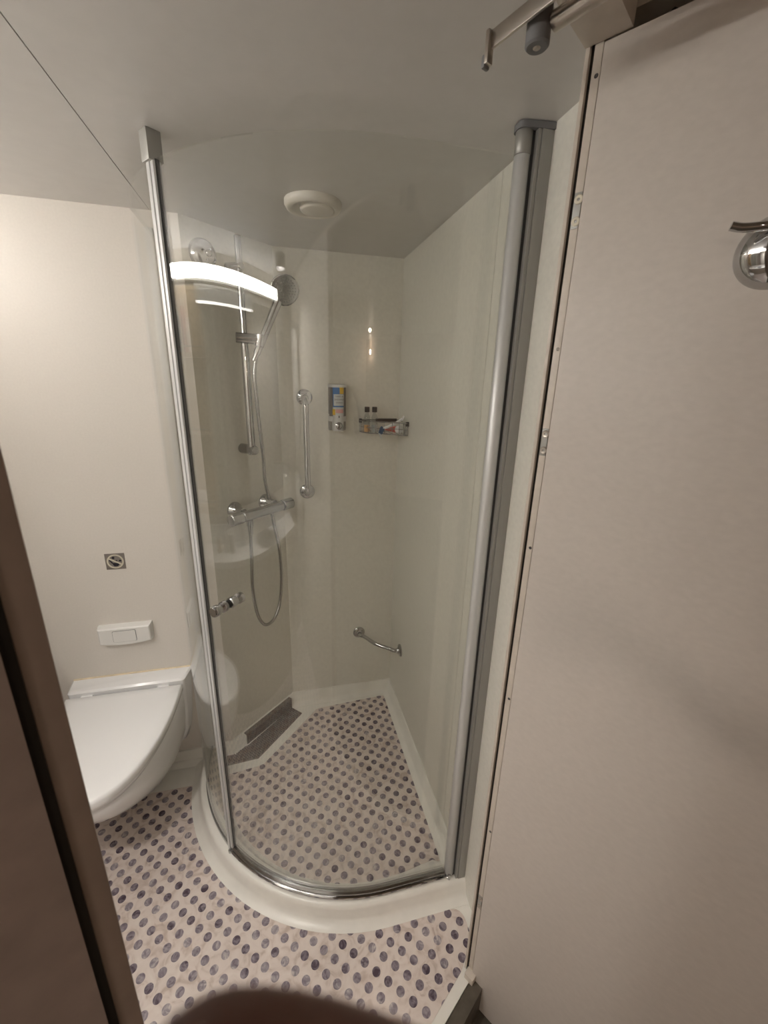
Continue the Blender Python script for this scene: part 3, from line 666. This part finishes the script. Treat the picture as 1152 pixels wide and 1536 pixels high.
# label wraps round the cartridge
def lab(bm, a0, a1, z0, z1, r, dep=.036, mat=0):
    n = 8
    lo = []; hi = []
    for i in range(n+1):
        a = math.radians(a0+(a1-a0)*i/n); x, y = sx + r*sin(a), YB-.010-dep - (r*cos(a)-.0)*0.55
        lo.append(bm.verts.new(V(x, y, z0))); hi.append(bm.verts.new(V(x, y, z1)))
    for i in range(n): bm.faces.new((lo[i], lo[i+1], hi[i+1], hi[i]))
bm = NB(); halfcyl(bm, .0225, 0, 1.465, 1.580, .036, .55); lb_ = link_mesh('label', bm, 'lblue', ds)
bm = NB(); lab(bm, 12, 88, 1.553, 1.580, .0232); link_mesh('yellow_print', bm, 'lyellow', lb_)
bm = NB(); lab(bm, -58, 88, 1.506, 1.552, .0232); link_mesh('white_print', bm, 'lwhite', lb_)
bm = NB(); lab(bm, -88, 88, 1.468, 1.500, .0231); link_mesh('white_print', bm, 'lwhite', lb_)
bm = NB(); lab(bm, -30, 60, 1.476, 1.492, .0235); link_mesh('pink_print', bm, 'lpink', lb_)
bm = NB(); lab(bm, -88, -35, 1.468, 1.492, .0235); link_mesh('yellow_print', bm, 'lyellow', lb_)
for i, s_ in enumerate(('HAIR &', 'SHOWER', 'WASH')):
    text_mesh('lettering', s_, .0100, basis((sx+.003, YB-.0605, 1.543-i*.0125), V(1, 0, 0), V(0, 0, 1), V(0, -1, 0)), 'lgrey', ds, bold=.0001)
mb = basis((sx+.001, YB-.064, 1.424), V(1, 0, 0), V(0, 0, 1), V(0, -1, 0))
bm = NB(); lathe(bm, [(.017, -.004), (.0165, .003), (.013, .005), (.0115, .003), (.006, .0055), (0, .0062)], mb, 32); link_mesh('push_button', bm, 'chrome', ds)
bm = NB(); box(bm, (-.0018, .033, -.002), (.0018, .042, .0012), mb); link_mesh('slot', bm, 'black', ds)

# corner basket
bk = thing('corner_basket', 'black and chrome wire basket in the right shower corner', 'basket', (.50, 1.80, 1.395))
def bpath(z, ins=0):
    return smooth_path([(.352+ins, YB-.004-ins*.3, z), (.356+ins, 1.815-ins*.2, z), (.385+ins*.5, 1.776+ins*.5, z), (.45, 1.742+ins, z), (.50-ins*.5, 1.706+ins*.6, z), (.518-ins, 1.690+ins, z), (XR-.004-ins*.3, 1.688+ins, z)], 6)
for zz, r_ in ((1.444, .0024), (1.395, .0022), (1.418, .0015)):
    bm = NB(); tube(bm, bpath(zz), r_, 8); link_mesh('front_wire', bm, 'chrome_dull', bk)
for zz in (1.444, 1.395):
    bm = NB(); tube(bm, [(.352, YB-.005, zz), (XR-.005, YB-.005, zz), (XR-.005, 1.688, zz)], .0022, 8); link_mesh('rear_wire', bm, 'chrome_dull', bk)
pth = bpath(1.395); pth2 = bpath(1.444)
for i in range(2, len(pth)-1, 3):
    bm = NB(); tube(bm, [pth[i], pth2[i]], .0014, 6); link_mesh('upright_wire', bm, 'chrome_dull', bk)
for i in range(8):
    x0 = .372+.021*i
    ylo = min(q_.y for q_ in pth if abs(q_.x-x0) < .014) if any(abs(q_.x-x0) < .014 for q_ in pth) else 1.70
    bm = NB(); tube(bm, [(x0, YB-.005, 1.395), (x0, ylo, 1.395)], .0013, 6); link_mesh('floor_wire', bm, 'chrome_dull', bk)
bm = NB(); box(bm, (.425, YB-.007, 1.436), (.520, YB-.001, 1.450)); link_mesh('wall_mount', bm, 'black', bk)
for (x_, y_) in ((.354, 1.842), (.522, 1.692)):
    bm = NB(); box(bm, (x_-.004, y_-.005, 1.432), (x_+.007, y_+.007, 1.450), bev=.001); link_mesh('corner_joint', bm, 'black', bk)
# bottles
def bottle(x, y, liquid, lbl, grp):
    b0 = 1.3968
    t_ = thing('bottle', lbl, 'bottle', (x, y, b0), grp)
    mm = Matrix.Translation(V(x, y, b0))
    bm = NB(); lathe(bm, [(0, 0), (.0125, 0), (.0135, .002), (.0135, .062), (.010, .072), (.007, .076), (.007, .084), (0, .084)], mm, 24); link_mesh('body', bm, 'clear', t_)
    bm = NB(); lathe(bm, [(0, .084), (.0105, .084), (.0108, .104), (.0100, .106), (0, .106)], mm, 24); link_mesh('cap', bm, 'black', t_)
    bm = NB(); lathe(bm, [(0, .002), (.0120, .002), (.0120, .030), (0, .030)], mm, 24); link_mesh('contents', bm, liquid, t_)
bottle(.376, 1.800, 'orange', 'clear bottle with black cap and orange contents, far left in the corner basket', 'small bottles in the corner basket')
bottle(.408, 1.797, 'lwhite', 'clear bottle with black cap and whitish contents, right of the orange-filled bottle', 'small bottles in the corner basket')
# tube of paste
tp = thing('paste_tube', 'coral tube with a round white cap lying in the corner basket', 'tube', (.50, 1.76, 1.398))
q0, q1 = V(.448, 1.800, 1.410), V(.506, 1.728, 1.4155)
bm = NB(); rings = []
dq = (q1-q0).normalized(); sidev = dq.cross(V(0, 0, 1)).normalized(); upv = sidev.cross(dq)
for t_ in (0, .25, .5, .75, .93, 1.0):
    c_ = q0.lerp(q1, t_*.8); a_ = .017 - .004*t_; b2 = .002 + .012*min(1, t_*1.2)
    if t_ == 1.0: a_ *= .7; b2 *= .8
    rings.append([bm.verts.new(c_ + sidev*a_*cos(2*PI*k_/18) + upv*b2*sin(2*PI*k_/18)) for k_ in range(18)])
for a, b2 in zip(rings, rings[1:]):
    for k_ in range(18): bm.faces.new((a[k_], a[(k_+1) % 18], b2[(k_+1) % 18], b2[k_]))
bm.faces.new(rings[0]); bm.faces.new(rings[-1]); link_mesh('tube_body', bm, 'coral', tp)
bm = NB(); cyl(bm, q0.lerp(q1, .78), q1, .0150, .0170); link_mesh('cap', bm, 'porcelain', tp)
# razor
rz = thing('razor', 'white handled razor with dark blue head hanging over the basket front', 'razor', (.45, 1.745, 1.44))
bm = NB(); tube(bm, smooth_path([(.515, 1.738, 1.459), (.497, 1.738, 1.447), (.47, 1.735, 1.434), (.445, 1.732, 1.424), (.428, 1.730, 1.420)]), lambda t: .0056-.0014*abs(t-.5), 10); link_mesh('handle', bm, 'porcelain', rz)
bm = NB(); box(bm, (-.009, -.016, -.006), (.009, .014, .006), Matrix.Translation(V(.423, 1.728, 1.413)) @ Matrix.Rotation(.5, 4, 'Y') @ Matrix.Rotation(1.2, 4, 'X'), bev=.002); link_mesh('head', bm, 'blue', rz)
bm = NB(); box(bm, (-.003, -.003, -.017), (.003, .003, .017), Matrix.Translation(V(.416, 1.726, 1.395)) @ Matrix.Rotation(-.45, 4, 'Y'), bev=.001); link_mesh('blade_guard', bm, 'lwhite', rz)
bm = NB(); tube(bm, smooth_path([(.514, 1.738, 1.452), (.519, 1.738, 1.466), (.528-.006, 1.738, 1.470)]), .0038, 8); link_mesh('hook_end', bm, 'porcelain', rz)

# ================================================================== DOOR STAY at the top of the doorway
st = thing('door_stay', 'brushed steel door stay arm with grey rubber roller at the doorway top', 'door stay', (.32, .53, 2.0))
bm = NB()
fb0, fb1 = V(.290, .646, 2.033), V(.386, .431, 2.045)
dirb = (fb1-fb0).normalized(); nb_ = dirb.cross(V(0, 0, 1)).normalized()
pts_ = [(0, -.015), (.30, -.015), (.30, .015), (0, .015)]
box(bm, (0, -.0085, -.002), (.235, .0105, .002), basis(fb0, dirb, V(0, 0, 1), nb_), bev=.0008); link_mesh('flat_arm', bm, 'steel', st)
bm = NB(); box(bm, (-.002, -.024, -.003), (.0035, .010, .008), basis(fb0, dirb, V(0, 0, 1), nb_), bev=.0012); link_mesh('bent_tip', bm, 'steel', st)
bm = NB(); box(bm, (-.0065, -.027, -.003), (-.001, -.013, .008), basis(fb0, dirb, V(0, 0, 1), nb_), bev=.002); link_mesh('tip_pad', bm, 'rubber', st)
rc = V(.334, .606, 0)
bm = NB(); cyl(bm, rc+V(0, 0, 2.012), rc+V(0, 0, 2.062), .0146, n=32, cap=.15); link_mesh('roller', bm, 'rubber', st)
bm = NB(); lathe(bm, [(0, -.001), (.003, -.001), (.005, .0005), (.006, .002)], Matrix.Translation(rc+V(0, 0, 2.0117)), 16); link_mesh('roller_screw', bm, 'steel', st)
bm = NB(); r_a = V(.348, .597, 2.034); r_b = V(.431, .431, 2.037); cyl(bm, r_a, r_b, .0100, n=28); link_mesh('round_arm', bm, 'steel', st)
bm = NB(); tube(bm, smooth_path([rc+V(-.004, -.013, 2.052), rc+V(.002, .002, 2.058), rc+V(.010, -.012, 2.060), rc+V(.020, -.045, 2.060), rc+V(.056, -.12, 2.060)]), .0065, 12); link_mesh('curved_link', bm, 'steel', st)

# ================================================================== LEFT SIDE OF THE ROOM (seen in the glass)
ml = thing('mirror_lamp', 'long white mirror lamp on the left wall, reflected in the shower glass', 'lamp', (XL, .71, 2.0))
bm = NB(); box(bm, (XL, -.01, 1.965), (XL+.030, 1.43, 2.03), bev=.003); link_mesh('housing', bm, 'plastic', ml)
bm = NB(); box(bm, (XL+.030, 0.0, 1.972), (XL+.058, 1.42, 2.022), bev=.008); link_mesh('diffuser', bm, 'tube_light', ml)
mi = thing('mirror', 'wide frameless mirror above the basin, reflected in the shower glass', 'mirror', (XL, .55, 1.4))
bm = NB(); box(bm, (XL, -.15, 1.02), (XL+.006, 1.06, 1.93)); link_mesh('glass', bm, 'mirror', mi, smooth=False)
va = thing('vanity', 'white vanity counter with beige front, reflected in the shower glass', 'vanity', (XL, .60, 0.0))
cf = smooth_path([(-.93, 1.37, 0), (-.885, 1.25, 0), (-.862, .95, 0), (-.84, .60, 0), (-.835, .30, 0), (-.86, .02, 0)], 6)
cpoly = [(XL+.002, 1.37)] + [(q_.x, q_.y) for q_ in cf] + [(XL+.002, -.10)]
bm = NB(); prism(bm, cpoly, .822, .852); link_mesh('counter', bm, 'porcelain', va)
bm = NB(); prism(bm, [(XL+.002, 1.36)] + [(q_.x-.012, q_.y) for q_ in cf] + [(XL+.002, -.09)], .70, .822); link_mesh('apron', bm, 'door', va)
bm = NB(); prism(bm, [(XL+.002, 1.34)] + [(q_.x-.06, q_.y) for q_ in cf] + [(XL+.002, -.08)], .0, .70); link_mesh('cabinet', bm, 'frame', va)
bm = NB(); box(bm, (XL+.002, -.10, .852), (XL+.012, 1.37, .95), bev=.003); link_mesh('splashback', bm, 'porcelain', va)
bm = NB(); lathe(bm, [(.14, 0), (.14, .003), (.125, .004), (.10, .002), (0, .001)], Matrix.Translation(V(-.975, .46, .852)), 36); link_mesh('basin', bm, 'rubber', va)
bm = NB(); lathe(bm, [(0, .004), (.028, .004), (.030, .012), (.02, .030), (0, .034)], Matrix.Translation(V(-.975, .44, .852)), 24); link_mesh('drain_knob', bm, 'chrome', va)
fa = thing('basin_tap', 'chrome basin tap on the vanity, reflected in the shower glass', 'tap', (-1.04, .80, .852))
bm = NB(); cyl(bm, (-1.03, .80, .852), (-1.03, .80, .93), .022); link_mesh('body', bm, 'chrome', fa)
bm = NB(); tube(bm, smooth_path([(-1.03, .80, .90), (-.98, .79, .945), (-.93, .78, .935), (-.915, .775, .91)]), .011, 12); link_mesh('spout', bm, 'chrome', fa)
bm = NB(); cyl(bm, (-1.03, .80, .93), (-1.03, .80, .955), .018, .024); link_mesh('lever', bm, 'chrome', fa)
tr_ = thing('toilet_roll', 'white toilet roll standing on the vanity, reflected in the shower glass', 'toilet roll', (-1.0, .93, .852))
bm = NB(); lathe(bm, [(.018, 0), (.05, 0), (.05, .09), (.018, .09), (.018, 0)], Matrix.Translation(V(-1.0, .95, .852)), 28); link_mesh('paper', bm, 'towel', tr_)
for i, (yy, hh, mt) in enumerate(((1.03, .11, 'plastic'), (.70, .13, 'lwhite'), (1.13, .07, 'shelf'))):
    t_ = thing('toiletry_bottle', ('white', 'pale grey', 'short tan')[i] + ' toiletry bottle on the vanity, reflected in the glass', 'bottle', (-1.0, yy, .852), 'toiletries on the vanity')
    bm = NB(); lathe(bm, [(0, 0), (.024, 0), (.025, hh*.8), (.012, hh*.88), (0, hh*.88)], Matrix.Translation(V(-1.0, yy, .852)), 20); link_mesh('body', bm, mt, t_)
    bm = NB(); lathe(bm, [(0, hh*.88), (.012, hh*.88), (.012, hh), (0, hh)], Matrix.Translation(V(-1.0, yy, .852)), 16); link_mesh('cap', bm, 'plastic', t_)
sh = thing('shelf_unit', 'tall tan open shelf unit beside the mirror, reflected in the glass', 'shelf', (XL, 1.25, 1.0))
bm = NB(); box(bm, (XL, 1.10, 1.0), (XL+.010, 1.42, 1.95)); link_mesh('back_panel', bm, 'shelf', sh, smooth=False)
for zz in (1.05, 1.36, 1.68):
    bm = NB(); prism(bm, rounded([(XL, 1.09), (XL+.12, 1.09), (XL+.12, 1.43), (XL, 1.43)], [0, .05, .05, 0]), zz, zz+.018); s1 = link_mesh('shelf_board', bm, 'shelf', sh)
    bm = NB(); tube(bm, smooth_path([(XL+.01, 1.095, zz+.04), (XL+.10, 1.10, zz+.04), (XL+.118, 1.14, zz+.04), (XL+.118, 1.38, zz+.04), (XL+.10, 1.42, zz+.04), (XL+.01, 1.425, zz+.04)]), .003, 8); link_mesh('guard_rail', bm, 'chrome', s1)
for i, (yy, hh, mt, nm) in enumerate(((1.33, .20, 'red', 'red'), (1.39, .16, 'blue', 'dark blue'), (1.27, .13, 'plastic', 'white'))):
    t_ = thing('spray_can', nm + ' toiletry can on the top shelf, reflected in the glass', 'can', (-1.05, yy, 1.698), 'cans on the top shelf')
    bm = NB(); lathe(bm, [(0, 0), (.021, 0), (.022, hh*.8), (.015, hh*.86), (0, hh*.86)], Matrix.Translation(V(-1.05, yy, 1.698)), 20); link_mesh('body', bm, mt, t_)
    bm = NB(); lathe(bm, [(0, hh*.86), (.015, hh*.86), (.014, hh), (0, hh)], Matrix.Translation(V(-1.05, yy, 1.698)), 16); link_mesh('cap', bm, 'plastic', t_)
t_ = tag(link_mesh('folded_cloth', (lambda b_: (box(b_, (-1.08, 1.24, 1.068), (-1.0, 1.38, 1.12), bev=.02, seg=3), b_)[1])(NB()), 'towel'), 'white folded cloth on the lowest shelf, reflected in the glass', 'cloth')
# towels hung on the doorway wall
for i, (s0, z0, z1, w_) in enumerate(((-.80, 1.25, 1.84, .20), (-.82, .45, 1.10, .24))):
    t_ = thing('towel', ('white towel hung high on the wall inside the doorway', 'white towel hung low on the wall inside the doorway')[i], 'towel', P(s0, D_IN, z1), 'towels inside the doorway')
    bm = NB(); box(bm, (s0-w_/2, D_IN+.025, z0), (s0+w_/2, D_IN+.042, z1), MD, bev=.007, seg=3); box(bm, (s0-w_/2+.01, D_IN+.046, z0+.08), (s0+w_/2-.02, D_IN+.06, z1), MD, bev=.006, seg=3); link_mesh('cloth', bm, 'towel', t_)
    bm = NB(); tube(bm, [P(s0-w_/2-.03, D_IN+.044, z1+.002), P(s0+w_/2+.03, D_IN+.044, z1+.002)], .007, 10); cyl(bm, P(s0-w_/2-.025, D_IN, z1+.002), P(s0-w_/2-.025, D_IN+.048, z1+.002), .012); cyl(bm, P(s0+w_/2+.025, D_IN, z1+.002), P(s0+w_/2+.025, D_IN+.048, z1+.002), .012); link_mesh('rail', bm, 'chrome', t_)

t_ = thing('fill_downlight', 'added fill lamp in a short ceiling can near the vanity', 'lamp', (-.72, .22, H))  # added fill lamp; black can shields its lens from the glass
mm = basis((-.72, .22, H), V(1, 0, 0), V(0, -1, 0), V(0, 0, -1))
bm = NB(); lathe(bm, [(.052, 0), (.052, .050), (.049, .052), (.047, .050), (.047, .006)], mm, 32); link_mesh('can', bm, 'black', t_)
bm = NB(); lathe(bm, [(.0465, .006), (0, .007)], mm, 32); link_mesh('lens', bm, 'fill_light', t_)
ls = thing('added_reflection_strip', 'thin added light strip imitating a second reflection of the mirror lamp in the glass', 'lamp', (XL+.01, .77, 1.945))  # added strip, stands in for the lamp's repeated reflection in the glass
bm = NB(); box(bm, (XL+.0065, .40, 1.940), (XL+.030, 1.13, 1.953), bev=.001); link_mesh('housing', bm, 'plastic', ls)
bm = NB(); box(bm, (XL+.030, .41, 1.884), (XL+.036, 1.12, 1.893), bev=.001); link_mesh('diffuser', bm, 'added_strip_light', ls)
bm = NB(); box(bm, (XL+.020, .405, 1.882), (XL+.030, 1.125, 1.941), bev=.001); link_mesh('bracket', bm, 'alu', ls)
# ================================================================== CABIN LIGHTS
pos = V(-.05, -3.96, 2.22)
t_ = thing('ceiling_light', 'round cabin ceiling light, reflected as a bright spot in the glass', 'lamp', pos)
mm = basis(pos, V(1, 0, 0), V(0, -1, 0), V(0, 0, -1))
bm = NB(); lathe(bm, [(.070, 0), (.070, .012), (.062, .014)], mm, 32); link_mesh('rim', bm, 'alu', t_)
bm = NB(); lathe(bm, [(.062, .012), (.055, .032), (.03, .045), (0, .048)], mm, 32); link_mesh('lens', bm, 'cabin_light', t_)
pos = P(P(0, 0, 0).dot(DD) + V(-.10, -5.43, 0).dot(DD), -4.6, 2.02)
t_ = thing('wall_light', 'small cabin wall light, reflected as the lower spot in the glass', 'lamp', pos)
mm = basis(pos, DD, V(0, 0, 1), DN)
bm = NB(); lathe(bm, [(.035, 0), (.035, .01), (.012, .014), (.012, .05)], mm, 24); link_mesh('bracket', bm, 'alu', t_)
bm = NB(); lathe(bm, [(0, .05), (.024, .055), (.034, .075), (.024, .098), (0, .105)], mm, 24); link_mesh('globe', bm, 'cabin_light', t_)
t_ = thing('fill_panel', 'added square fill panel on the cabin ceiling, unseen behind the doorway wall', 'lamp', P(-2.0, -.75, 2.22))  # added fill for shower and outer wall, placed outside the glass reflection
bm = NB(); box(bm, (-2.2, -.95, 2.205), (-1.8, -.55, 2.22), MD, bev=.002); link_mesh('frame', bm, 'alu', t_)
bm = NB(); box(bm, (-2.18, -.93, 2.203), (-1.82, -.57, 2.206), MD); link_mesh('diffuser', bm, 'fill_panel', t_)

# ================================================================== PHOTOGRAPHER'S HAND (thumb across the bottom of the view)
def cam_pt(px, py, dist):
    return CAM + (fw + rr*((px-576)/FPX) - uu*((py-768)/FPX))*dist
hd = thing('hand', "blurred brown thumb of the photographer's hand at the bottom edge of the view", 'hand', cam_pt(560, 1750, .036))
Vn = []; E = []; R_ = []
def chain(pts, rad, root=None):
    prev = root
    for p_, r_ in zip(pts, rad):
        Vn.append(p_); R_.append(r_); i_ = len(Vn)-1
        if prev is not None: E.append((prev, i_))
        prev = i_
    return prev
TH = [V(0, 0, 0)]
wrist = cam_pt(1500, 2500, .050); palm = cam_pt(1250, 2300, .050)
chain([wrist, palm], [.024, .026])
chain([cam_pt(1000, 2120, .042), cam_pt(760, 1908, .038), cam_pt(500, 1787, .036), cam_pt(290, 1732, .0355), cam_pt(185, 1768, .0355)], [.0150, .0125, .0118, .0112, .0088], 1)
dn = -uu
for i in range(4):
    base = palm + dn*(.030+.019*i) + fw*.012 - rr*(.010)
    o0 = base - rr*.022 + fw*.014
    L1 = (.030, .034, .032, .026)[i]
    chain([palm + dn*(.012+.018*i), base, base - rr*L1 + fw*.020, base - rr*(L1+.018) + fw*.004, base - rr*(L1+.016) - fw*.014], [.014, .0105, .0095, .0088, .0078], 1)
chain([wrist + (rr*.9+dn*.9-fw*.6)*.07, wrist + (rr*.9+dn*.9-fw*.9)*.16], [.026, .034], 0)
me = bpy.data.meshes.new('skin'); me.from_pydata([v[:] for v in Vn], E, []); me.materials.append(M['skin'])
o = bpy.data.objects.new('skin', me); COL.objects.link(o); o.parent = hd; o.matrix_parent_inverse = Matrix.Translation(hd.location).inverted()
sm = o.modifiers.new('skin', 'SKIN'); sm.use_smooth_shade = True
for i, sv in enumerate(me.skin_vertices[0].data): sv.radius = (R_[i], R_[i]); sv.use_root = (i == 0)
ss = o.modifiers.new('sub', 'SUBSURF'); ss.levels = 2; ss.render_levels = 2

bpy.context.view_layer.update()
